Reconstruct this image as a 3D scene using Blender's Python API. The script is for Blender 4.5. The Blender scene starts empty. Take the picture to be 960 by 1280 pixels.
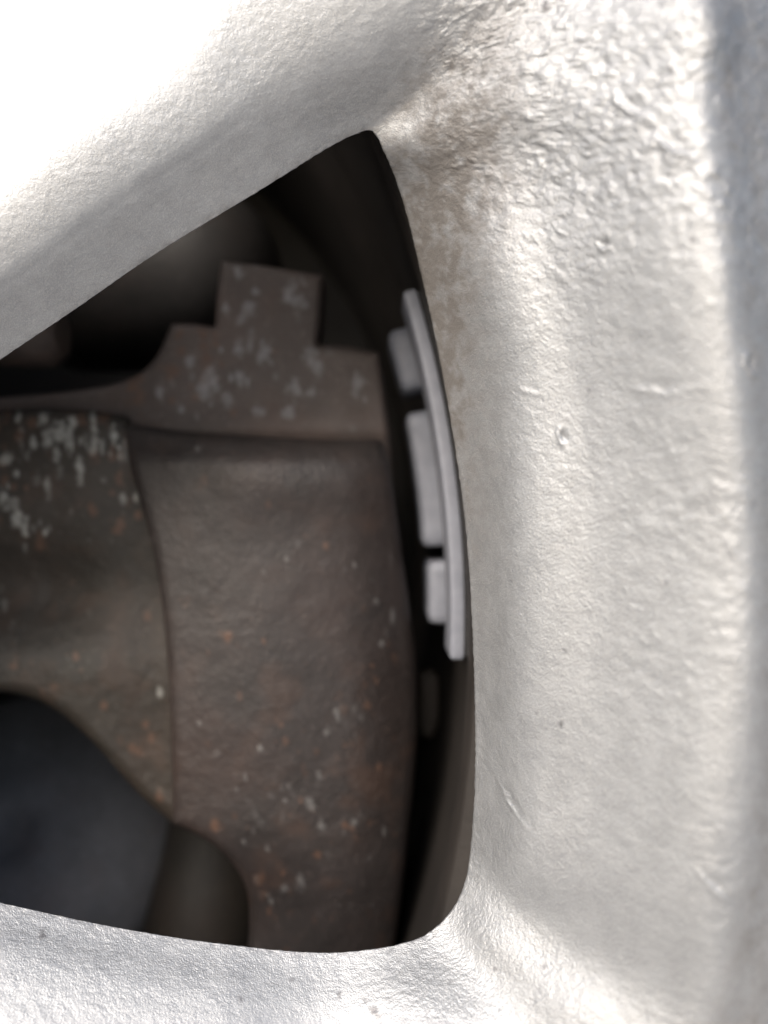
import bpy, math
import numpy as np
from mathutils import Vector

# ------------------------------------------------------------------ camera
FPX = 1004.0            # focal length in photograph pixels (960 x 1280)
CZ = 0.33               # camera height
scene = bpy.context.scene
cam_d = bpy.data.cameras.new('camera')
cam = bpy.data.objects.new('camera', cam_d)
scene.collection.objects.link(cam)
cam.location = (0, 0, CZ)
cam.rotation_euler = (math.radians(90), 0, 0)
cam_d.sensor_fit = 'VERTICAL'
cam_d.sensor_height = 24
cam_d.lens = 24 * FPX / 1280
cam_d.clip_start = 0.005
cam_d.clip_end = 50
cam_d.dof.use_dof = True
cam_d.dof.focus_distance = 0.122
cam_d.dof.aperture_fstop = 5.0
scene.camera = cam

# ------------------------------------------------------------------ sky, sun, exposure
SUN = Vector((-0.46, -0.66, 0.60)).normalized()
w = bpy.data.worlds.new('World')
scene.world = w
w.use_nodes = True
nt = w.node_tree
bg = nt.nodes['Background']
sky = nt.nodes.new('ShaderNodeTexSky')
sky.sky_type = 'NISHITA'
sky.sun_disc = False
sky.sun_elevation = math.asin(SUN.z)
sky.sun_rotation = math.atan2(SUN.x, SUN.y)
sky.air_density = 1.0
sky.dust_density = 3.6
sky.ozone_density = 0.0
nt.links.new(sky.outputs[0], bg.inputs[0])
bg.inputs[1].default_value = 0.15
sd = bpy.data.lights.new('sun', 'SUN')
sd.energy = 1.5
sd.angle = math.radians(45)
sd.color = (1.0, 0.995, 0.985)
sun = bpy.data.objects.new('sun', sd)
scene.collection.objects.link(sun)
sun.rotation_euler = SUN.to_track_quat('Z', 'Y').to_euler()
vs = scene.view_settings
vs.view_transform = 'Standard'
vs.look = 'None'
vs.gamma = 1
vs.use_curve_mapping = False
vs.exposure = 0.45

# ------------------------------------------------------------------ helpers
rng = np.random.RandomState(7)
_perm = np.tile(rng.permutation(256), 3)
_grad = rng.normal(size=(256, 3))
_grad /= np.linalg.norm(_grad, axis=1)[:, None]


def perlin(p):
    p = np.asarray(p, float)
    i = np.floor(p).astype(int)
    f = p - i
    i &= 255
    u = f * f * f * (f * (f * 6 - 15) + 10)
    res = 0
    for dx in (0, 1):
        for dy in (0, 1):
            for dz in (0, 1):
                h = _perm[_perm[_perm[i[..., 0] + dx] + i[..., 1] + dy] + i[..., 2] + dz]
                d = (_grad[h] * (f - np.array([dx, dy, dz]))).sum(-1)
                wgt = ((u[..., 0] if dx else 1 - u[..., 0]) * (u[..., 1] if dy else 1 - u[..., 1])
                       * (u[..., 2] if dz else 1 - u[..., 2]))
                res = res + wgt * d
    return res


def fbm(p, octv=3):
    a, r, s = 1.0, 0, 1.0
    for k in range(octv):
        r = r + a * perlin(p * s + 17.3 * k)
        a *= 0.5
        s *= 2.03
    return r


def world(px, py, d):
    """image position + depth -> metres"""
    return np.stack([(px - 480) / FPX * d, d, CZ + (640 - py) / FPX * d], -1)


def smooth(x, a, b):
    t = np.clip((x - a) / (b - a), 0, 1)
    return t * t * (3 - 2 * t)


def link(o, parent=None):
    scene.collection.objects.link(o)
    if parent:
        o.parent = parent
        o.matrix_parent_inverse = parent.matrix_world.inverted()
    return o


def empty(name, loc, label, cat):
    o = bpy.data.objects.new(name, None)
    o.empty_display_size = 0.02
    o.location = loc
    link(o)
    bpy.context.view_layer.update()
    o['label'] = label
    o['category'] = cat
    return o


def mesh(name, v, faces, mat, parent=None, attrs=None, normals=None, smooth_=True):
    me = bpy.data.meshes.new(name)
    me.from_pydata(np.asarray(v).tolist(), [], np.asarray(faces).tolist() if not isinstance(faces, list) else faces)
    me.update()
    if attrs:
        for k, a in attrs.items():
            at = me.attributes.new(k, 'FLOAT', 'POINT')
            at.data.foreach_set('value', np.asarray(a, dtype=np.float32).ravel())
    me.polygons.foreach_set('use_smooth', [smooth_] * len(me.polygons))
    if normals is not None:
        me.normals_split_custom_set_from_vertices(np.asarray(normals).tolist())
    me.materials.append(mat)
    return link(bpy.data.objects.new(name, me), parent)


def hermite(P, tt, t):
    """non-uniform Catmull-Rom through P (n, ...) at knots tt, evaluated at t"""
    n = len(P)
    sh = (-1,) + (1,) * (P.ndim - 1)
    h = np.diff(tt).reshape(sh)
    d = np.diff(P, axis=0) / h
    m = np.empty_like(P)
    m[0], m[-1] = d[0], d[-1]
    m[1:-1] = (d[:-1] * h[1:] + d[1:] * h[:-1]) / (h[1:] + h[:-1])
    k = np.clip(np.searchsorted(tt, t, side='right') - 1, 0, n - 2)
    hh = h[k]
    u = ((t - tt[k])).reshape(sh) / hh
    return ((2 * u**3 - 3 * u**2 + 1) * P[k] + (u**3 - 2 * u**2 + u) * hh * m[k]
            + (-2 * u**3 + 3 * u**2) * P[k + 1] + (u**3 - u**2) * hh * m[k + 1])


def curve(pts, n=12):
    P = np.array(pts, float)
    tt = np.r_[0, np.cumsum(np.linalg.norm(np.diff(P, axis=0), axis=1))]
    t = np.unique(np.concatenate([np.linspace(a, b, n) for a, b in zip(tt[:-1], tt[1:])]))
    return hermite(P, tt, t)


def spots(px, py, lst, noise, soft=.25):
    """irregular blotches: list of (x, y, radius[, stretch])"""
    r = np.zeros(px.shape)
    for s in lst:
        st = s[3] if len(s) > 3 else 1.3
        q = np.sqrt(((px - s[0]))**2 + ((py - s[1]) / st)**2) / s[2]
        a = .22 + .78 * abs(math.sin(s[0] * 12.9 + s[1] * 78.2))**2.5 if s[2] < 6 else .85
        r = np.maximum(r, a * (1 - smooth(q + noise * 1.1, soft, 1.35)))
    return r


# ------------------------------------------------------------------ materials
def new_mat(name):
    m = bpy.data.materials.new(name)
    m.use_nodes = True
    n = m.node_tree
    return m, n, n.nodes['Principled BSDF']


def N(n, t, **kw):
    o = n.nodes.new(t)
    for k, v in kw.items():
        setattr(o, k, v)
    return o


def noise_node(n, scale, detail=3.0, rough=0.55, stretch=None):
    tc = N(n, 'ShaderNodeTexCoord')
    t = N(n, 'ShaderNodeTexNoise')
    t.inputs['Scale'].default_value = scale
    t.inputs['Detail'].default_value = detail
    t.inputs['Roughness'].default_value = rough
    if stretch:
        mp = N(n, 'ShaderNodeMapping')
        mp.inputs['Scale'].default_value = stretch
        n.links.new(tc.outputs['Object'], mp.inputs[0])
        n.links.new(mp.outputs[0], t.inputs['Vector'])
    else:
        n.links.new(tc.outputs['Object'], t.inputs['Vector'])
    return t


def ramp(n, src, stops):
    r = N(n, 'ShaderNodeValToRGB')
    e = r.color_ramp.elements
    while len(e) < len(stops):
        e.new(0.5)
    for k, (p, c) in enumerate(stops):
        e[k].position = p
        e[k].color = (*c, 1) if len(c) == 3 else c
    n.links.new(src, r.inputs[0])
    return r.outputs[0]


def mix(n, fac, a, b):
    m = N(n, 'ShaderNodeMix', data_type='RGBA')
    for i, s in ((0, fac), (6, a), (7, b)):
        if isinstance(s, (int, float)):
            m.inputs[i].default_value = s
        elif isinstance(s, tuple):
            m.inputs[i].default_value = (*s, 1)
        else:
            n.links.new(s, m.inputs[i])
    return m.outputs[2]


def attr(n, name):
    return N(n, 'ShaderNodeAttribute', attribute_name=name).outputs['Fac']


def mul(n, a, b):
    m = N(n, 'ShaderNodeMath', operation='MULTIPLY')
    for i, s in ((0, a), (1, b)):
        if isinstance(s, (int, float)):
            m.inputs[i].default_value = s
        else:
            n.links.new(s, m.inputs[i])
    return m.outputs[0]


def bump(n, height, dist, strength, prev=None):
    b = N(n, 'ShaderNodeBump')
    b.inputs['Strength'].default_value = strength
    b.inputs['Distance'].default_value = dist
    n.links.new(height, b.inputs['Height'])
    if prev is not None:
        n.links.new(prev, b.inputs['Normal'])
    return b.outputs[0]


# silver paint on rough cast alloy
M_SILVER, n, b = new_mat('silver_wheel_paint')
t1 = noise_node(n, 260, 4)
t2 = noise_node(n, 2600, 2)
t3 = noise_node(n, 5200, 1)
col = ramp(n, t1.outputs[0], [(0.3, (0.313, 0.324, 0.337)), (0.7, (0.372, 0.384, 0.397))])
flake = ramp(n, t3.outputs[0], [(0.45, (0, 0, 0)), (0.75, (1, 1, 1))])
col = mix(n, mul(n, flake, 0.35), col, (0.60, 0.60, 0.60))
col = mix(n, mul(n, attr(n, 'grime'), 0.85), col, (0.106, 0.094, 0.083))
col = mix(n, mul(n, attr(n, 'pit'), 0.75), col, (0.035, 0.03, 0.035))
n.links.new(col, b.inputs['Base Color'])
inv = N(n, 'ShaderNodeMath', operation='MULTIPLY_ADD')
inv.inputs[1].default_value = -0.6
inv.inputs[2].default_value = 0.56
n.links.new(attr(n, 'grime'), inv.inputs[0])
n.links.new(inv.outputs[0], b.inputs['Metallic'])
n.links.new(ramp(n, t1.outputs[0], [(0.3, (0.35,) * 3), (0.7, (0.45,) * 3)]), b.inputs['Roughness'])
t4 = noise_node(n, 1100, 3, .6, (.8, 1, 1.25))
grain = attr(n, 'grain')
nb = bump(n, mul(n, t4.outputs[0], grain), 0.00035, 0.16)
nb = bump(n, mul(n, t2.outputs[0], grain), 0.00022, 0.42, nb)
nb = bump(n, t3.outputs[0], 0.00010, 0.38, nb)
n.links.new(nb, b.inputs['Normal'])

# inside of the barrel: dull alloy under brake dust
M_BARREL, n, b = new_mat('brake_dusted_alloy')
t1 = noise_node(n, 60, 4)
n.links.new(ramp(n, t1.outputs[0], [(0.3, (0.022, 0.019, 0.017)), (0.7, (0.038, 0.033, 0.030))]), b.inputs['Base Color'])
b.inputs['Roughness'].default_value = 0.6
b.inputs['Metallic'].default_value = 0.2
n.links.new(bump(n, noise_node(n, 900).outputs[0], 0.0002, 0.4), b.inputs['Normal'])


def cast_iron(name, dark, light, rough=0.55, fl_amt=.6, fl_col=(.30, .30, .305)):
    m, n, b = new_mat(name)
    t1 = noise_node(n, 70, 6, .6)
    t2 = noise_node(n, 700, 3)
    t3 = noise_node(n, 1900, 2)
    c = ramp(n, t1.outputs[0], [(0.32, dark), (0.68, light)])
    tint = noise_node(n, 38, 4)
    c = mix(n, mul(n, ramp(n, tint.outputs[0], [(0.48, (0, 0, 0)), (0.68, (1, 1, 1))]), 0.4), c, tuple(1.15 * v * k for v, k in zip(light, (1.1, .88, .80))))
    c = mix(n, mul(n, ramp(n, t2.outputs[0], [(0.55, (0, 0, 0)), (0.75, (1, 1, 1))]), 0.30), c, tuple(2.0 * v for v in light))
    fl = attr(n, 'flake')
    ru = attr(n, 'rust')
    c = mix(n, mul(n, ru, 0.6), c, (0.155, 0.083, 0.053))
    fcol = ramp(n, t2.outputs[0], [(0.35, tuple(.75 * v for v in fl_col)), (0.65, fl_col)])
    c = mix(n, mul(n, fl, fl_amt), c, fcol)
    n.links.new(c, b.inputs['Base Color'])
    b.inputs['Roughness'].default_value = rough
    b.inputs['Specular IOR Level'].default_value = 0.5
    nb = bump(n, t2.outputs[0], 0.0004, 0.4)
    nb = bump(n, t3.outputs[0], 0.00035, 0.5, nb)
    nb = bump(n, fl, 0.0003, 0.4, nb)
    n.links.new(nb, b.inputs['Normal'])
    return m


M_IRON = cast_iron('rusty_cast_iron', (0.027, 0.0228, 0.0218), (0.046, 0.038, 0.036), 0.48, .55, (.26, .255, .25))
M_IRON2 = cast_iron('dull_cast_iron', (0.029, 0.026, 0.0215), (0.046, 0.039, 0.032), 0.6, .9, (.42, .42, .39))
M_PLATE = cast_iron('pale_rusted_plate', (0.084, 0.068, 0.062), (0.118, 0.096, 0.087), 0.6, .75, (.33, .33, .34))
M_DARK = cast_iron('dark_steel', (0.034, 0.032, 0.031), (0.052, 0.048, 0.047), 0.55)
M_PISTON = cast_iron('blued_steel', (0.12, 0.121, 0.128), (0.19, 0.191, 0.200), 0.5)

M_ZINC, n, b = new_mat('zinc_grey_coating')
t1 = noise_node(n, 400, 3)
n.links.new(ramp(n, t1.outputs[0], [(0.3, (0.220, 0.232, 0.270)), (0.7, (0.27, 0.284, 0.330))]), b.inputs['Base Color'])
b.inputs['Roughness'].default_value = 0.5
b.inputs['Metallic'].default_value = 0.15
n.links.new(bump(n, noise_node(n, 1800).outputs[0], 0.0001, 0.4), b.inputs['Normal'])

M_TAPE, n, b = new_mat('black_foam_tape')
t1 = noise_node(n, 900, 2)
n.links.new(ramp(n, t1.outputs[0], [(0.3, (0.015, 0.015, 0.016)), (0.7, (0.03, 0.03, 0.032))]), b.inputs['Base Color'])
b.inputs['Roughness'].default_value = 0.9

M_WELL, n, b = new_mat('black_liner')
t1 = noise_node(n, 40, 4)
n.links.new(ramp(n, t1.outputs[0], [(0.3, (0.04, 0.037, 0.035)), (0.7, (0.07, 0.066, 0.062))]), b.inputs['Base Color'])
b.inputs['Roughness'].default_value = 0.85

# ------------------------------------------------------------------ alloy wheel
WC = np.array([-0.1995, CZ - 0.020])      # wheel axis (x, z)
R_BARREL = 0.2165
wheel = empty('alloy_wheel', (WC[0], 0.13, WC[1] - 0.27),
              'silver painted cast alloy wheel with rough pitted spokes around the opening', 'wheel')


def lower_station(e, nrm, wdt=100, d0=.122, k=1.0):
    e = np.array(e, float)
    nrm = np.array(nrm, float)
    nrm /= np.linalg.norm(nrm)
    fr = [(0, d0), (.2, d0 - k * .0017), (.5, d0 - k * .0043), (.8, d0 - k * .0066), (1.1, d0 - k * .0086), (1.75, d0 - k * .0122), (4.2, d0 - k * .0150)]
    return [(*(e + nrm * wdt * f), d) for f, d in fr]


def spoke_station(e, nrm, wdt, d0=.122, d1=.1005):
    e = np.array(e, float)
    nrm = np.array(nrm, float)
    nrm /= np.linalg.norm(nrm)
    fr = [(0, d0), (.2, d0 - .0014), (.5, d0 - .0035), (.78, d0 - .0054), (1.02, d0 - .0067), (1.7, d0 - .0082), (4.2, d0 - .0050)]
    return [(*(e + nrm * wdt * f), d) for f, d in fr]


ST = [
    ('spoke', spoke_station((-200, 590), (-.50, -.86), 92)),
    ('spoke', spoke_station((0, 450), (-.53, -.85), 90)),
    ('spoke', spoke_station((95, 386), (-.55, -.84), 92)),
    ('spoke', spoke_station((180, 327), (-.55, -.84), 96)),
    ('spoke', spoke_station((330, 235), (-.52, -.85), 104)),
    ('spoke', [(412, 184, .122), (404, 163, .1203), (392, 130, .1175), (381, 95, .1152), (368, 58, .1138), (342, -30, .1120), (270, -260, .114)]),
    ('spoke', [(444, 168, .122), (448, 145, .1203), (455, 105, .1170), (470, 55, .1138), (490, 0, .1115), (520, -90, .1090), (540, -280, .110)]),
    ('spoke', [(459, 163, .122), (474, 140, .1203), (505, 100, .1172), (548, 50, .1135), (600, -10, .1100), (670, -100, .1065), (720, -270, .108)]),
    ('rim', [(469, 168, .122), (500, 142, .1200), (552, 100, .1158), (625, 45, .1105), (735, -25, .1045), (830, -110, .1010), (900, -240, .102)]),
    ('rim', [(479, 187, .1225), (528, 170, .1185), (590, 132, .1132), (725, 60, .1040), (852, 0, .0952), (915, -35, .0982), (1040, -110, .105)]),
    ('rim', [(500, 240, .1265), (570, 222, .1182), (660, 190, .1105), (800, 140, .0988), (874, 118, .0946), (935, 100, .0972), (1060, 60, .106)]),
    ('rim', [(528, 350, .1295), (598, 339, .1172), (695, 325, .1092), (835, 302, .0976), (896, 292, .0944), (955, 284, .0972), (1070, 262, .106)]),
    ('rim', [(559, 500, .1290), (624, 494, .1174), (730, 490, .1085), (862, 482, .0980), (918, 478, .0953), (975, 474, .0980), (1080, 465, .106)]),
    ('rim', [(582, 660, .1275), (636, 658, .1168), (748, 658, .1080), (880, 655, .0985), (932, 655, .0962), (985, 655, .0985), (1088, 655, .106)]),
    ('rim', [(592, 830, .1255), (642, 830, .1165), (750, 830, .1080), (882, 830, .0985), (935, 830, .0962), (988, 830, .0985), (1090, 835, .106)]),
    ('rim', [(594, 960, .1245), (646, 968, .1165), (745, 978, .1080), (872, 990, .0985), (925, 996, .0965), (980, 1002, .0985), (1080, 1020, .106)]),
    ('rim', [(589, 1050, .1245), (644, 1072, .1160), (732, 1108, .1085), (850, 1145, .0995), (902, 1160, .0972), (958, 1178, .0985), (1060, 1215, .106)]),
    ('rim', [(584, 1090, .124), (628, 1122, .1185), (700, 1178, .1115), (796, 1240, .1035), (864, 1278, .0990), (925, 1315, .0985), (1030, 1390, .104)]),
    ('spoke', [(575, 1120, .1235), (604, 1160, .1185), (660, 1217, .1122), (738, 1285, .1050), (810, 1340, .1005), (872, 1400, .0980), (960, 1510, .100)]),
    ('spoke', [(556, 1148, .123), (578, 1182, .1194), (615, 1230, .1144), (668, 1295, .1084), (715, 1350, .1046), (765, 1420, .1010), (830, 1550, .099)]),
    ('spoke', lower_station((500, 1180), (.22, .97), 112, .122, 1.25)),
    ('spoke', lower_station((430, 1190), (.06, 1), 108)),
    ('spoke', lower_station((280, 1180), (-.05, 1), 100)),
    ('spoke', lower_station((150, 1160), (-.13, .99), 97)),
    ('spoke', lower_station((0, 1128), (-.18, .98), 95)),
    ('spoke', lower_station((-200, 1080), (-.25, .97), 92)),
    ('hub', spoke_station((-310, 1010), (-.75, .66), 92, .122, .1005)),
    ('hub', spoke_station((-345, 850), (-1, 0), 92, .122, .1005)),
    ('hub', spoke_station((-310, 690), (-.80, -.6), 92, .122, .1005)),
]
kinds = [k for k, _ in ST]
C = []
for k, p in ST:
    p = np.array(p, float)
    out = p[1, :2] - p[0, :2]
    out /= np.linalg.norm(out)
    lip2 = np.r_[p[0, :2] + out * 150, .1445]
    lip1 = np.r_[p[0, :2] + out * 26, .1385]
    lip0 = np.r_[p[0, :2] + out * 6.0, p[0, 2] + .0030]
    C.append(np.vstack([lip2, lip1, lip0, p]))
C = np.array(C)                                  # (stations, 10, 3)
NS, NK = C.shape[:2]

STEP = 3.0
# along the profile
seg = np.linalg.norm(np.diff(C[:, :, :2], axis=1), axis=2)
kt = np.r_[0, np.cumsum(np.maximum(seg.mean(0), 4.0))]
tl = []
for k in range(NK - 1):
    L = max(seg[3:21, k].max(), 6)
    cnt = int(L / STEP) + 2
    if k == 0:
        cnt = 6
    if k == 1:
        cnt = 12
    if k == 2:
        cnt = 6
    if k == NK - 2:
        cnt = int(L / 5)
    tl.append(np.linspace(kt[k], kt[k + 1], cnt, endpoint=False))
tl = np.r_[np.concatenate(tl), kt[-1]]
Cs = np.swapaxes(C, 0, 1)
KE = 3                                           # the opening edge is a sharp arris: back lip and front wall are separate curves
Ct = np.concatenate([hermite(Cs[:KE + 1], kt[:KE + 1], tl[tl < kt[KE] - 1e-9]),
                     hermite(Cs[KE:], kt[KE:], tl[tl >= kt[KE] - 1e-9])])
# around the opening (closed)
Cp = np.concatenate([Ct[:, -3:], Ct, Ct[:, :4]], axis=1)
base = np.concatenate([C[-3:], C, C[:4]])
dist = np.linalg.norm(np.diff(base[:, [3, 5, 7], :2], axis=0), axis=2).mean(1)
ks = np.r_[0, np.cumsum(dist)]
sl, sk = [], []
for j in range(NS):
    a, bb = ks[3 + j], ks[4 + j]
    L = np.linalg.norm(np.diff(base[3 + j:5 + j, :, :2], axis=0), axis=2)[0, 3:8].max()
    infr = (1 <= j <= 24)
    cnt = max(4, int(L / (STEP if infr else 14)))
    sl.append(np.linspace(a, bb, cnt, endpoint=False))
    sk += [j] * cnt
sl = np.concatenate(sl)
sk = np.array(sk)
G = hermite(np.swapaxes(Cp, 0, 1), ks, sl)       # (S, T, 3)
GPX, GPY, GD = G[..., 0], G[..., 1], G[..., 2]
W = world(GPX, GPY, GD)
S, T = W.shape[:2]
# rows that carry the casting on to the round outer flange and back
cen = np.array([-0.03, CZ - 0.008])
O = W[:, -1]
dr = O[:, [0, 2]] - cen
dr /= np.linalg.norm(dr, axis=1)[:, None]
R_OUT = 0.272
oc = cen - WC
bq = (dr * oc).sum(1)
ray = -bq + np.sqrt(bq**2 - (oc**2).sum() + R_OUT**2)
rim_pt = cen + dr * ray[:, None]
rows = []
for f in np.linspace(0, 1, 16)[1:]:
    xz = O[:, [0, 2]] * (1 - f) + rim_pt * f
    d = O[:, 1] * (1 - f) + .112 * f
    rows.append(np.stack([xz[:, 0], d, xz[:, 1]], -1))
for dd in (.114, .118, .13, .2, .32):
    rr = R_OUT + (.0015 if dd > .115 else .001)
    xz = WC + (rim_pt - WC) / R_OUT * rr
    rows.append(np.stack([xz[:, 0], np.full(S, dd), xz[:, 1]], -1))
extra = np.stack(rows, 1)
W = np.concatenate([W, extra], 1)
TT = W.shape[1]


def grid_normals(W):
    ds = np.roll(W, -1, 0) - np.roll(W, 1, 0)
    dt = np.gradient(W, axis=1)
    nn = np.cross(dt, ds)
    nn /= np.linalg.norm(nn, axis=-1)[..., None] + 1e-12
    return nn


NRM = grid_normals(W)
# camera is at y=0: the front must face -y
if NRM[S // 3, T - 20, 1] > 0:
    NRM = -NRM
    FLIP = True
else:
    FLIP = False
# pixel coordinates for every vertex of the detailed rows
pxx = np.concatenate([GPX, np.full((S, TT - T), 5000.)], 1)
pyy = np.concatenate([GPY, np.full((S, TT - T), 5000.)], 1)
mm = W * 1000.0
lump = fbm(mm * np.array([.42, .5, .55]), 3)
warp = np.stack([perlin(mm * .25 + 11), perlin(mm * .25 + 31), perlin(mm * .25 + 51)], -1)
wrin = fbm(mm * np.array([.30, .35, .62]) + 40 + warp * .9, 3)
peel = fbm(mm * np.array([.85, .95, 1.05]) + warp * .6, 2)
fine = perlin(mm * 2.2 + 3)
patch = smooth(fbm(mm * .06 + 8, 2), -.25, .35)
upper = 1 - smooth(pyy, 100, 480)
nearridge = smooth(pxx, 700, 850) * (1 - smooth(pxx, 915, 950))
rightside = smooth(pxx, 480, 600)
disp = (0.00003 + 0.00015 * upper * rightside) * lump
disp += (0.00002 + 0.00012 * nearridge * patch + .00012 * upper) * wrin * rightside
disp += (.00003 + .00003 * patch + .00006 * upper) * peel + 0.00002 * fine
# flattened blisters and broken-out craters in the upper half
rough = fbm(mm * np.array([.55, .6, .6]) + 88 + warp * 1.2, 3)
disp += (0.00014 * smooth(rough, .12, .34) - .00016 * smooth(-rough, .30, .55)) * (0.12 + 1.2 * upper) * rightside * (.4 + .6 * patch)
disp *= .45 + .55 * np.clip(rightside + .6 * smooth(pyy, 1000, 1120), 0, 1)
edge = np.exp(-((np.arange(TT)[None, :] - np.searchsorted(tl, kt[3] - 1e-9)) / 4.0)**2)
disp += edge * 0.00012 * fbm(mm * 1.0 + 70, 2)
disp += -0.0006 * np.exp(-(((pxx - 600) / 42)**2 + ((pyy - 140) / 55)**2)) * 0.6


def chip(x, y, r, depth, ang=0.0, st=1.0):
    global disp
    ca, sa = math.cos(ang), math.sin(ang)
    dx, dy = pxx - x + 5 * perlin(mm * .9 + x) * r / 4, pyy - y + 5 * perlin(mm * .9 + y) * r / 4
    u = (dx * ca + dy * sa) / (r * st)
    v = (-dx * sa + dy * ca) / r
    q = np.sqrt(u * u + v * v)
    side = smooth(v, -.6, .8)
    disp = disp - depth * np.exp(-q**2 * 1.6) + depth * .8 * side * np.exp(-((q - 1.3) / .45)**2)


for a in [(757, 304, 6, .00035), (704, 545, 5, .00045, 1.4, 1.6), (663, 484, 6, .00010, .2, 1.4), (845, 178, 9, .0003, .5, 2.2),
          (793, 132, 8, .0003, .6, 2.4), (832, 482, 7, .00009, 0, 4.0), (640, 1000, 4, .00013, 1.05, 6.0), (940, 455, 5, .00025, 1.2, 2),
          (893, 1105, 6, .0002, .8, 3)]:
    chip(*a)
W = W + NRM * disp[..., None]
NRM = grid_normals(W) * (-1 if FLIP else 1)
# brown grime in the upper crease, grime and painted shade along the opening, small dark pits
nz = fbm(mm * .35 + 5, 3)
nz2 = fbm(mm * 1.2 + 25, 2)
gr = 1.15 * np.exp(-(((pxx - 575) / 72)**2 + ((pyy - 185) / 115)**2))
gr += 1.15 * np.exp(-(((pxx - 545) / 58)**2 + ((pyy - 400) / 180)**2))  # grime plus shading painted into the colour of the opening wall
gr += 0.28 * np.exp(-(((pxx - 595) / 38)**2 + ((pyy - 620) / 170)**2))
gr += 0.35 * np.exp(-(((pxx - 610) / 60)**2 + ((pyy - 40) / 60)**2))
dE = np.abs(np.arange(TT)[None, :] - np.searchsorted(tl, kt[3] - 1e-9))
gr += 0.30 * np.exp(-(dE / 9.0)**2) * (1 - .7 * smooth(pyy, 600, 850))
gr += 0.55 * smooth(np.r_[tl, np.full(TT - T, 0.)], kt[7] - 5, kt[7] + 40)[None, :] * rightside * (pxx < 4000)
onspoke = ((sk <= 7)[:, None]) * (1 - smooth(np.r_[tl, np.full(TT - T, 1e6)], kt[5], kt[7])[None, :])
gr += .14 * onspoke
gr = np.clip(gr * (0.75 + 0.8 * nz + 0.45 * nz2), 0, 1)
gr = np.clip(gr + 0.10 * smooth(nz2, .15, .5) * upper, 0, 1)
pits = spots(pxx, pyy, [(912, 331, 3.5), (839, 88, 3), (563, 1227, 4.5), (456, 1250, 5), (424, 1243, 4), (468, 1262, 6), (474, 1272, 4),
                        (54, 1168, 5), (702, 905, 3), (707, 812, 3.5), (668, 600, 3), (833, 728, 3), (620, 1212, 4), (755, 305, 3),
                        (704, 543, 3, 2.2), (682, 8, 6), (942, 630, 4), (865, 300, 3), (543, 1170, 3), (760, 357, 3), (681, 1208, 3),
                        (300, 1250, 4), (120, 1200, 3.5), (365, 1225, 3)], nz2)
for lst in [[(rng.uniform(0, 960), rng.uniform(0, 1280), rng.uniform(1.4, 2.4)) for k in range(30)]]:
    pits = np.maximum(pits, 0.6 * spots(pxx, pyy, lst, nz2))

grain = .36 + .50 * rightside + .18 * smooth(pyy, 1000, 1120) + .35 * upper * rightside

sub = np.array(kinds)[sk]


def ring_part(name, idx, label=None):
    """idx: consecutive s columns (closing column added) -> one mesh"""
    idx = np.r_[idx, (idx[-1] + 1) % S]
    Wp, Np = W[idx], NRM[idx]
    m, n_ = Wp.shape[:2]
    a = np.arange(m * n_).reshape(m, n_)
    if FLIP:
        f = np.stack([a[:-1, :-1], a[1:, :-1], a[1:, 1:], a[:-1, 1:]], -1).reshape(-1, 4)
    else:
        f = np.stack([a[:-1, :-1], a[:-1, 1:], a[1:, 1:], a[1:, :-1]], -1).reshape(-1, 4)
    if name == 'spoke':
        sc, tc_ = np.divmod(np.arange(len(f)), n_ - 1)
        ks_ = sk[idx[sc]]
        open_ = (tc_ >= T + 3) & (tc_ <= T + 10) & (((ks_ >= 1) & (ks_ <= 4)) | ((ks_ >= 20) & (ks_ <= 23)))
        f = f[~open_]
    o = mesh(name, Wp.reshape(-1, 3), f, M_SILVER, wheel,
             {'grime': gr[idx], 'pit': pits[idx], 'grain': grain[idx]}, Np.reshape(-1, 3))
    if label:
        o['label'] = label
    return o


iall = np.arange(S)
ring_part('spoke', iall[(sk <= 7)], 'spoke above the opening with a blown-out bright face')
ring_part('rim', iall[(sk >= 8) & (sk <= 17)], 'rough bumpy rim wall right of the opening')
ring_part('spoke', iall[(sk >= 18) & (sk <= 25)], 'bright speckled spoke below the opening')
ring_part('hub', iall[(sk >= 26)])

# barrel: inner face the weights stick to, with the step to the drop centre
prof = [(.1365, .2190), (.1372, .2155), (.1385, .2150), (.1478, .2150), (.1488, .2153), (.1492, R_BARREL - .0004), (.1500, R_BARREL), (.1945, R_BARREL), (.199, R_BARREL - .0008), (.206, R_BARREL - .004), (.222, R_BARREL - .005),
        (.30, R_BARREL - .006), (.335, R_BARREL - .003), (.335, .2735), (.33, .276)]
NA = 360
ang = np.linspace(0, 2 * math.pi, NA, endpoint=False)
V, F = [], []
for d, r in prof:
    V.append(np.stack([WC[0] + r * np.cos(ang), np.full(NA, d), WC[1] + r * np.sin(ang)], -1))
V = np.concatenate(V)
for k in range(len(prof) - 1):
    for j in range(NA):
        F.append((k * NA + j, k * NA + (j + 1) % NA, (k + 1) * NA + (j + 1) % NA, (k + 1) * NA + j))
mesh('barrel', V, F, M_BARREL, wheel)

# ------------------------------------------------------------------ unseen pale ground, added below the frame to bounce light upward
M_BOUNCE, n, b = new_mat('pale_concrete')
t1 = noise_node(n, 6, 6)
n.links.new(ramp(n, t1.outputs[0], [(0.3, (0.44, 0.42, 0.39)), (0.7, (0.54, 0.515, 0.48))]), b.inputs['Base Color'])
b.inputs['Roughness'].default_value = 0.9
n.links.new(bump(n, noise_node(n, 80).outputs[0], 0.003, 0.4), b.inputs['Normal'])
GZ = WC[1] - .274
bounce_ground = mesh('ground', [(-30, -30, GZ), (30, -30, GZ), (30, 30, GZ), (-30, 30, GZ)], [(0, 1, 2, 3)], M_BOUNCE)
bounce_ground['kind'] = 'structure'

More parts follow.
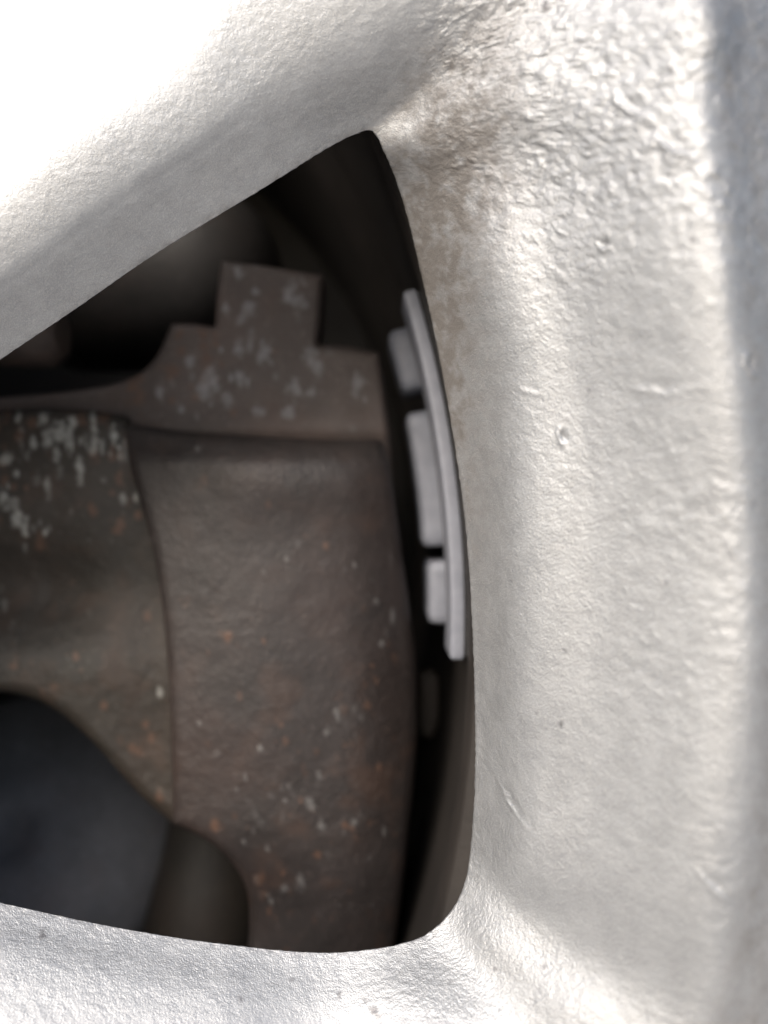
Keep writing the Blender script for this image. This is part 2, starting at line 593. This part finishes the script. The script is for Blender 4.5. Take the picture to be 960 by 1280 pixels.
# ------------------------------------------------------------------ dark wheel well closing the back
V = [(WC[0], .352, WC[1])]
for k, (r, d) in enumerate([(.06, .350), (.12, .346), (.18, .344), (.25, .342), (.31, .336), (.33, .30)]):
    for j in range(96):
        a = 2 * math.pi * j / 96
        V.append((WC[0] + r * math.cos(a), d, WC[1] + r * math.sin(a)))
F = [(0, 1 + (j + 1) % 96, 1 + j) for j in range(96)]
for k in range(5):
    for j in range(96):
        F.append((1 + k * 96 + j, 1 + k * 96 + (j + 1) % 96, 1 + (k + 1) * 96 + (j + 1) % 96, 1 + (k + 1) * 96 + j))
well = mesh('wheel_well', V, F, M_WELL)
well['kind'] = 'structure'

# ------------------------------------------------------------------ brake caliper
cal = empty('brake_caliper', tuple(world(np.array(150.), np.array(1250.), np.array(.19))),
            'rusty brown cast iron brake caliper seen through the wheel opening', 'brake caliper')


def relief(name, outline, depth, mat, parent, step=2.5, curl=8.0, curl_d=.0016, thick=.016, flakes=(), rusts=(), seed=0, lumps=.0002,
           speck=(0, 0), small=1.0, low=False):
    """solid casting with the given outline: dense front face of depth(px, py), rounded rim, side walls, flat back"""
    P = np.array(outline, float)
    x0, y0 = P.min(0) - step
    x1, y1 = P.max(0) + step
    gx, gy = np.meshgrid(np.arange(x0, x1 + step, step), np.arange(y0, y1 + step, step), indexing='ij')
    q = np.stack([gx.ravel(), gy.ravel()], -1)
    A, B = P, np.roll(P, -1, 0)
    best = np.full(len(q), 1e9)
    near = q.copy()
    inside = np.zeros(len(q), bool)
    for a, b_ in zip(A, B):
        ab = b_ - a
        L = (ab * ab).sum()
        if L < 1e-9:
            continue
        t = np.clip(((q - a) @ ab) / L, 0, 1)
        c = a + t[:, None] * ab
        dd = np.linalg.norm(q - c, axis=1)
        mk = dd < best
        best[mk] = dd[mk]
        near[mk] = c[mk]
        cr = (a[1] > q[:, 1]) != (b_[1] > q[:, 1])
        with np.errstate(divide='ignore', invalid='ignore'):
            xi = (b_[0] - a[0]) * (q[:, 1] - a[1]) / (b_[1] - a[1]) + a[0]
        inside ^= cr & (q[:, 0] < xi)
    nx, ny = gx.shape
    okc = (inside | (best < step * .75)).reshape(nx, ny)
    ins = inside.reshape(nx, ny)
    cell = okc[:-1, :-1] & okc[1:, :-1] & okc[1:, 1:] & okc[:-1, 1:] & (ins[:-1, :-1] | ins[1:, :-1] | ins[1:, 1:] | ins[:-1, 1:])
    idg = np.arange(nx * ny).reshape(nx, ny)
    ii, jj = np.where(cell)
    f = np.stack([idg[ii, jj], idg[ii, jj + 1], idg[ii + 1, jj + 1], idg[ii + 1, jj]], -1)
    # boundary verts snap to the outline
    ed = np.concatenate([f[:, [0, 1]], f[:, [1, 2]], f[:, [2, 3]], f[:, [3, 0]]])
    key = np.sort(ed, 1)
    kk = key[:, 0].astype(np.int64) * (nx * ny) + key[:, 1]
    uq, inv, cnt = np.unique(kk, return_inverse=True, return_counts=True)
    bed = ed[cnt[inv] == 1]
    bv = np.unique(bed)
    pos = q.copy()
    pos[bv] = near[bv]
    best[bv] = 0
    best[~inside] = 0
    used = np.unique(f)
    remap = -np.ones(nx * ny, int)
    remap[used] = np.arange(len(used))
    pos, best = pos[used], best[used]
    f = remap[f]
    bed = remap[bed]
    px, py = pos[:, 0], pos[:, 1]
    d = depth(px, py)
    e = np.clip(1 - best / curl, 0, 1)
    d = d + curl_d * (1 - np.sqrt(np.clip(1 - e * e, 0, 1)))
    p3 = world(px, py, d)
    mm_ = p3 * 1000 + seed
    d = d + lumps * fbm(mm_ * .22, 3)
    p3 = world(px, py, d)
    nz_ = fbm(mm_ * .6 + 3, 3)
    flakes = [(a_[0], a_[1], a_[2] * small, *a_[3:]) for a_ in flakes]
    rusts = [(a_[0], a_[1], a_[2] * small, *a_[3:]) for a_ in rusts]
    fl = spots(px, py, flakes, nz_) if len(flakes) else np.zeros(len(px))
    ru = spots(px, py, rusts, nz_) if len(rusts) else np.zeros(len(px))
    zone = np.ones(len(px))
    if low:                                      # rust bloom gathers on the lower right of the casting
        zone = .25 + .75 * np.clip(smooth(py, 800, 930) * smooth(px, 250, 400) + .4 * smooth(fbm(mm_ * .05 + 12, 2), 0, .4), 0, 1)
    if speck[0]:
        fl = np.maximum(fl, zone * speck[0] * smooth(perlin(mm_ * 1.1 + 50) + .5 * perlin(mm_ * .4 + 20), .40, .75))
    if speck[1]:
        ru = np.maximum(ru, zone * speck[1] * smooth(perlin(mm_ * .8 + 90) + .5 * perlin(mm_ * .3 + 60), .35, .75))
        ru = np.maximum(ru, .45 * speck[1] * zone * smooth(fbm(mm_ * .12 + 30, 3), .0, .5))
    # walls straight back along the wheel axis, closed by a back face of the same outline
    nv = len(px)
    back = p3 + np.array([0, thick, 0])
    wall = np.stack([bed[:, 1], bed[:, 0], bed[:, 0] + nv, bed[:, 1] + nv], -1)
    faces = np.concatenate([f, wall, f[:, ::-1] + nv]).tolist()
    v = np.concatenate([p3, back])
    z = np.zeros(nv)
    return mesh(name, v, faces, mat, parent, {'flake': np.r_[fl, z], 'rust': np.r_[ru, z]})


rs2 = np.random.RandomState(21)


def scatter(cnt, x0, x1, y0, y1, r0, r1, st=(1, 2)):
    out = []
    while len(out) < cnt:
        cx, cy = rs2.uniform(x0, x1), rs2.uniform(y0, y1)
        for k in range(rs2.randint(1, 5)):
            out.append((cx + rs2.normal() * 11, cy + rs2.normal() * 11, r0 + (r1 - r0) * rs2.rand()**2.2, rs2.uniform(*st)))
    return out


hole_edge = [(217, 1030), (236, 1038), (256, 1049), (278, 1066), (297, 1088), (309, 1114), (312, 1150), (308, 1200), (300, 1290)]
body_out = np.vstack([
    curve([(150, 533), (160, 572), (176, 630), (190, 682), (203, 760), (211, 850), (215, 950), (217, 1026)], 6)[:-1],
    curve(hole_edge, 6),
    curve([(470, 1290), (492, 1190), (506, 1080), (517, 980), (522, 900), (521, 845), (515, 780), (506, 715), (497, 650), (488, 590), (478, 552)], 6),
    curve([(470, 549), (400, 549), (300, 544), (220, 538), (165, 531)], 4)])


def d_body(px, py):
    u = (px - 310) / 200
    d = .1570 + .0045 * u**2 + .009 * smooth(px, 400, 560)**2
    d += .0026 * (1 - smooth(py, 538, 584))
    d += -.0022 * np.exp(-((py - 600) / 45)**2) * smooth(px, 230, 330)
    d += .0045 * smooth(py, 1020, 1230) - .0012 * np.exp(-(((px - 330) / 110)**2 + ((py - 840) / 150)**2))
    d += .004 * np.exp(-((px - 300)**2 + (py - 1150)**2) / 55**2)
    return d


relief('caliper_body', body_out, d_body, M_IRON, cal, curl=14, curl_d=.0018, thick=.030, seed=1, lumps=.00018, speck=(.5, .7), small=.75, low=True,
       flakes=[(318, 1015, 7, 1.6), (326, 1031, 5), (335, 1062, 5), (376, 1104, 9), (355, 1110, 6), (388, 1005, 8), (402, 1035, 8), (400, 970, 6),
               (489, 702, 3.2, 4), (491, 772, 3.2, 4), (480, 1040, 3, 2.5), (432, 905, 6), (420, 890, 5), (255, 740, 6), (247, 560, 4), (360, 985, 4),
               (190, 675, 4), (250, 905, 4), (410, 1068, 6), (452, 895, 5), (330, 715, 3)] + scatter(30, 270, 480, 850, 1150, 3.2, 6) + scatter(8, 190, 490, 600, 830, 3, 5),
       rusts=[(226, 750, 5), (228, 816, 4, 2), (459, 882, 7), (430, 886, 6), (393, 1152, 6, 1.8), (356, 926, 6), (390, 1012, 6), (362, 1114, 5),
              (397, 1068, 6), (440, 1036, 4), (425, 870, 6), (395, 940, 5), (450, 840, 5), (300, 870, 5), (455, 760, 4), (345, 900, 5), (375, 1000, 5),
              (260, 930, 5), (440, 930, 6), (473, 960, 5, 2), (330, 800, 4)] + scatter(28, 260, 490, 820, 1170, 4, 8) + scatter(10, 190, 490, 600, 830, 4, 7))

arm_out = np.vstack([
    curve([(-430, 545), (-160, 528), (0, 513), (60, 510), (120, 513), (160, 520)], 5),
    curve([(185, 590), (205, 680), (222, 800), (232, 950), (236, 1036)], 4),
    curve([(217, 1030), (180, 999), (150, 966), (120, 932), (90, 903), (60, 882), (30, 870), (0, 865), (-60, 858), (-160, 850), (-430, 835)], 5)])


def d_arm(px, py):
    d = .1620 + .0050 * np.exp(-((py - 735) / 60)**2) * (1 - smooth(px, 60, 190)) + .0020 * np.exp(-((py - 735) / 60)**2)
    d += .0020 * smooth(px, 110, 200)
    d += -.0012 * np.exp(-((py - 570) / 40)**2) - .0012 * np.exp(-((py - 840) / 50)**2)
    return d


relief('caliper_arm', arm_out, d_arm, M_IRON2, cal, curl=16, curl_d=.0035, thick=.028, seed=60, lumps=.0003, speck=(.3, .5),
       flakes=[(75, 540, 12, 1.3), (60, 549, 8), (85, 545, 7, 2), (8, 573, 8), (46, 600, 5, 1.6), (20, 650, 8), (18, 630, 5, 2), (33, 570, 4), (60, 622, 4, 1.5),
               (88, 640, 4), (5, 620, 6), (75, 590, 4, 2), (110, 560, 4), (55, 525, 7), (90, 528, 6), (22, 590, 4), (40, 660, 4), (130, 600, 4), (5, 755, 4, 2.5),
               (100, 600, 4, 2), (70, 565, 5, 2), (200, 865, 3, 2.5)] + scatter(45, -10, 160, 525, 670, 2.3, 5, (1.4, 3.0)),
       rusts=[(25, 545, 6, 2), (40, 528, 6, 1.6), (118, 570, 6, 1.6), (140, 566, 5, 2.5), (115, 638, 7), (148, 660, 8), (130, 523, 9), (102, 523, 8), (62, 570, 5, 2),
              (165, 935, 5), (200, 995, 5, 2), (160, 630, 5), (150, 600, 6, 2), (185, 770, 5), (130, 880, 5), (182, 905, 4), (95, 820, 5), (5, 600, 5)] + scatter(30, -10, 180, 520, 690, 3, 7, (1, 2)) + scatter(20, 0, 210, 800, 980, 3, 7))

plate_out = np.vstack([
    [(-430, 520), (-160, 505)],
    curve([(0, 497), (60, 492), (110, 486), (150, 478), (176, 466), (194, 448), (206, 425), (215, 405)], 5),
    [(242, 405), (269, 409)], [(271, 370), (277, 326)], [(340, 334), (404, 345)], [(401, 390), (397, 430)],
    [(440, 434), (474, 441)], [(480, 480), (487, 540), (492, 620)], [(300, 620), (100, 600), (-430, 610)]])


def d_plate(px, py):
    return .1665 + .0015 * smooth(px, 420, 490) + .0025 * (1 - smooth(px, 120, 230)) - .0012 * smooth(py, 500, 535) * (1 - smooth(py, 535, 560))


relief('mounting_plate', plate_out, d_plate, M_PLATE, cal, curl=10, curl_d=.0022, thick=.010, seed=120, lumps=.0001, speck=(.15, .3),
       flakes=[(297, 342, 6, 1.6), (320, 365, 5), (365, 360, 8), (373, 377, 8), (358, 372, 7), (376, 350, 5), (283, 387, 6), (312, 383, 8), (303, 399, 6), (331, 442, 10),
               (298, 436, 8), (264, 470, 10), (255, 486, 11), (270, 482, 7), (300, 472, 8), (284, 501, 7), (324, 513, 7), (360, 515, 8), (388, 446, 9), (396, 460, 9),
               (368, 486, 9), (386, 490, 6), (446, 480, 8, 1.5), (236, 452, 6, 1.6), (200, 490, 7), (442, 537, 4), (241, 470, 5, 1.8), (320, 330, 3), (372, 393, 5, 1.6),
               (215, 480, 4), (410, 440, 5), (345, 470, 3)] + scatter(25, 220, 460, 345, 530, 2.3, 5),
       rusts=[(269, 424, 6, 1.8), (173, 473, 6, 1.4), (240, 483, 5, 1.4), (215, 464, 9), (343, 441, 5), (258, 450, 8, 1.8), (197, 460, 5), (245, 497, 6)] + scatter(30, 160, 300, 430, 530, 3, 9))


def lathe(name, prof, origin, axis, mat, parent, nseg=72):
    """prof: (distance along axis, radius)"""
    ax = Vector(axis).normalized()
    q = ax.to_track_quat('Z', 'Y').to_matrix()
    V, F = [], []
    for h, r in prof:
        for j in range(nseg):
            a = 2 * math.pi * j / nseg
            V.append(tuple(Vector(origin) + q @ Vector((r * math.cos(a), r * math.sin(a), h))))
    for k in range(len(prof) - 1):
        for j in range(nseg):
            F.append((k * nseg + j, k * nseg + (j + 1) % nseg, (k + 1) * nseg + (j + 1) % nseg, (k + 1) * nseg + j))
    F.append(tuple(reversed(range(nseg))))
    F.append(tuple(range((len(prof) - 1) * nseg, len(prof) * nseg)))
    o = mesh(name, V, F, mat, parent)
    o.data.polygons[-1].use_smooth = o.data.polygons[-2].use_smooth = False
    return o


def W3(px, py, d):
    return tuple(world(np.array(float(px)), np.array(float(py)), np.array(float(d))))


def dome(r, h0, n=8):
    return [(h0 + r * math.sin(a), max(1e-5, r * math.cos(a))) for a in np.linspace(0, math.pi / 2, n)]


# cylinder housing behind, with its grooved collar
u = .205 / FPX
cyl_prof = [(-300 * u, 95 * u), (-128 * u, 95 * u), (-126 * u, 118 * u), (-106 * u, 120 * u), (-104 * u, 112 * u), (-100 * u, 112 * u), (-98 * u, 122 * u)]
cyl_prof += [(60 * u + h * .9, r) for h, r in dome(122 * u, 0, 12)]
lathe('cylinder_housing', cyl_prof, W3(200, 352, .226), (1, .0, .03), M_DARK, cal)
# guide pin boss left of it
lathe('guide_pin_boss', [(-40 * u, 30 * u), (-38 * u, 36 * u), (34 * u, 36 * u), (38 * u, 30 * u), (44 * u, 28 * u), (46 * u, 20 * u)],
      W3(28, 418, .181), (1, 0, 0), M_PLATE, cal, 48)
# piston seen in the cut-out under the arm, and the pin boss in its rounded end
u = .205 / FPX
lathe('piston', [(-.030, 215 * u), (-.010, 215 * u), (-.004, 208 * u), (0, 195 * u), (.003, 172 * u), (.0048, 140 * u), (.0056, 100 * u), (.0060, 58 * u), (.0060, 36 * u), (.0054, 31 * u),
                 (.0050, 27 * u), (.0050, 1e-5)], W3(15, 1050, .216), (.12, -1, .70), M_PISTON, cal, 96)
lathe('guide_pin', [(-.040, 78 * u), (.020, 78 * u), (.024, 74 * u), (.026, 66 * u), (.027, 1e-5)], W3(262, 1120, .220), (.04, .85, 1), M_IRON2, cal, 64)
# small bracket deep between caliper and barrel
relief('hose_bracket', [(524, 842), (540, 838), (549, 850), (549, 900), (541, 925), (524, 920)], lambda x, y: .193 + 0 * x, M_IRON2, cal, curl=5, curl_d=.001, thick=.008)

# ------------------------------------------------------------------ stick-on wheel weight on the barrel
wt = empty('wheel_weight', W3(560, 820, .158),
           'light grey stick-on balance weight strip with three blocks on the wheel barrel', 'wheel weight')


def ang_at(py, d):
    z = (640 - py) / FPX * d + CZ - WC[1]
    return math.asin(z / R_BARREL)


def arc_block(name, a0, a1, d0, d1, r0, r1, mat, bev, nseg, endround=0.0, parent=wt, taper=0.0):
    """block bent to the barrel: angles a0..a1, axial depth d0..d1, radii r0 (inner) .. r1; rounded edges"""
    pr = []
    for (cr, cd, s0) in [(r0 + bev, d0 + bev, math.pi), (r0 + bev, d1 - bev, math.pi / 2), (r1 - bev * .5, d1 - bev * .5, 0), (r1 - bev * .5, d0 + bev * .5, -math.pi / 2)]:
        bb = bev if cr < (r0 + r1) / 2 else bev * .5
        for k in range(5):
            a = s0 - (math.pi / 2) * k / 4 + (math.pi / 2 if False else 0)
            pr.append((cr, cd, bb, a))
    # cross-section loop: (radial, depth) going round
    loop = []
    corners = [(r0, d0, bev), (r0, d1, bev), (r1, d1, bev * .4), (r1, d0, bev * .4)]
    starts = [(1, 1), (1, -1), (-1, -1), (-1, 1)]
    for (r, d, bb), (sr, sdp) in zip(corners, starts):
        c = (r + sr * bb, d + sdp * bb)
        a_s = {(1, 1): 270, (1, -1): 180, (-1, -1): 90, (-1, 1): 0}[(sr, sdp)]
        # angle measured so that 180 = -r side, 270 = -d side
        for k in range(5):
            a = math.radians(a_s - 90 * k / 4)
            loop.append((c[0] + bb * math.cos(a), c[1] + bb * math.sin(a)))
    loop = np.array(loop)
    mid = loop.mean(0)
    V, F = [], []
    L = (a1 - a0) * r0
    tcap = bev / r0
    ss = [(0, .0), (0, .55), (tcap * .3, .85), (tcap, 1.0)]
    st = [(a0 + x, sc) for x, sc in ss] + [(a, 1.0) for a in np.linspace(a0 + tcap, a1 - tcap, nseg)[1:-1]] + [(a1 - x, sc) for x, sc in reversed(ss)]
    n = len(loop)
    for a, sc in st:
        if sc < 1:
            ins = bev * (1 - sc) * 1.0 if sc > 0 else None
            lp = mid + (loop - mid) * (np.array([1, 1]) if ins is None else 1)
            if sc == 0:
                lp = mid + (loop - mid) * 1e-3
            else:
                hw = np.abs(loop - mid).max(0)
                lp = mid + (loop - mid) * (1 - ins / hw)
        else:
            lp = loop
        for r, d in lp:
            V.append((WC[0] + r * math.cos(a), d, WC[1] + r * math.sin(a)))
    for k in range(len(st) - 1):
        for j in range(n):
            F.append((k * n + j, k * n + (j + 1) % n, (k + 1) * n + (j + 1) % n, (k + 1) * n + j))
    F.append(tuple(range(n)))
    F.append(tuple(reversed(range((len(st) - 1) * n, len(st) * n))))
    return mesh(name, V, F, mat, parent)


DS = .152
arc_block('strip', ang_at(826, DS), ang_at(356, DS), DS, DS + .013, R_BARREL - .0044, R_BARREL - .0017, M_ZINC, .0008, 40)
arc_block('adhesive_tape', ang_at(820, DS), ang_at(362, DS), DS - .0006, DS + .0125, R_BARREL - .00168, R_BARREL + .0003, M_TAPE, .0002, 40)
DB = .169
for y0, y1, r0, dd in ((478, 401, .0082, .0), (681, 507, .0086, .0), (781, 700, .0078, .0)):
    arc_block('weight_block', ang_at(y1, DB) if False else ang_at(y0, DB), ang_at(y1, DB), DB + dd, DB + .016, R_BARREL - r0, R_BARREL + .0002, M_ZINC, .0019, 12)
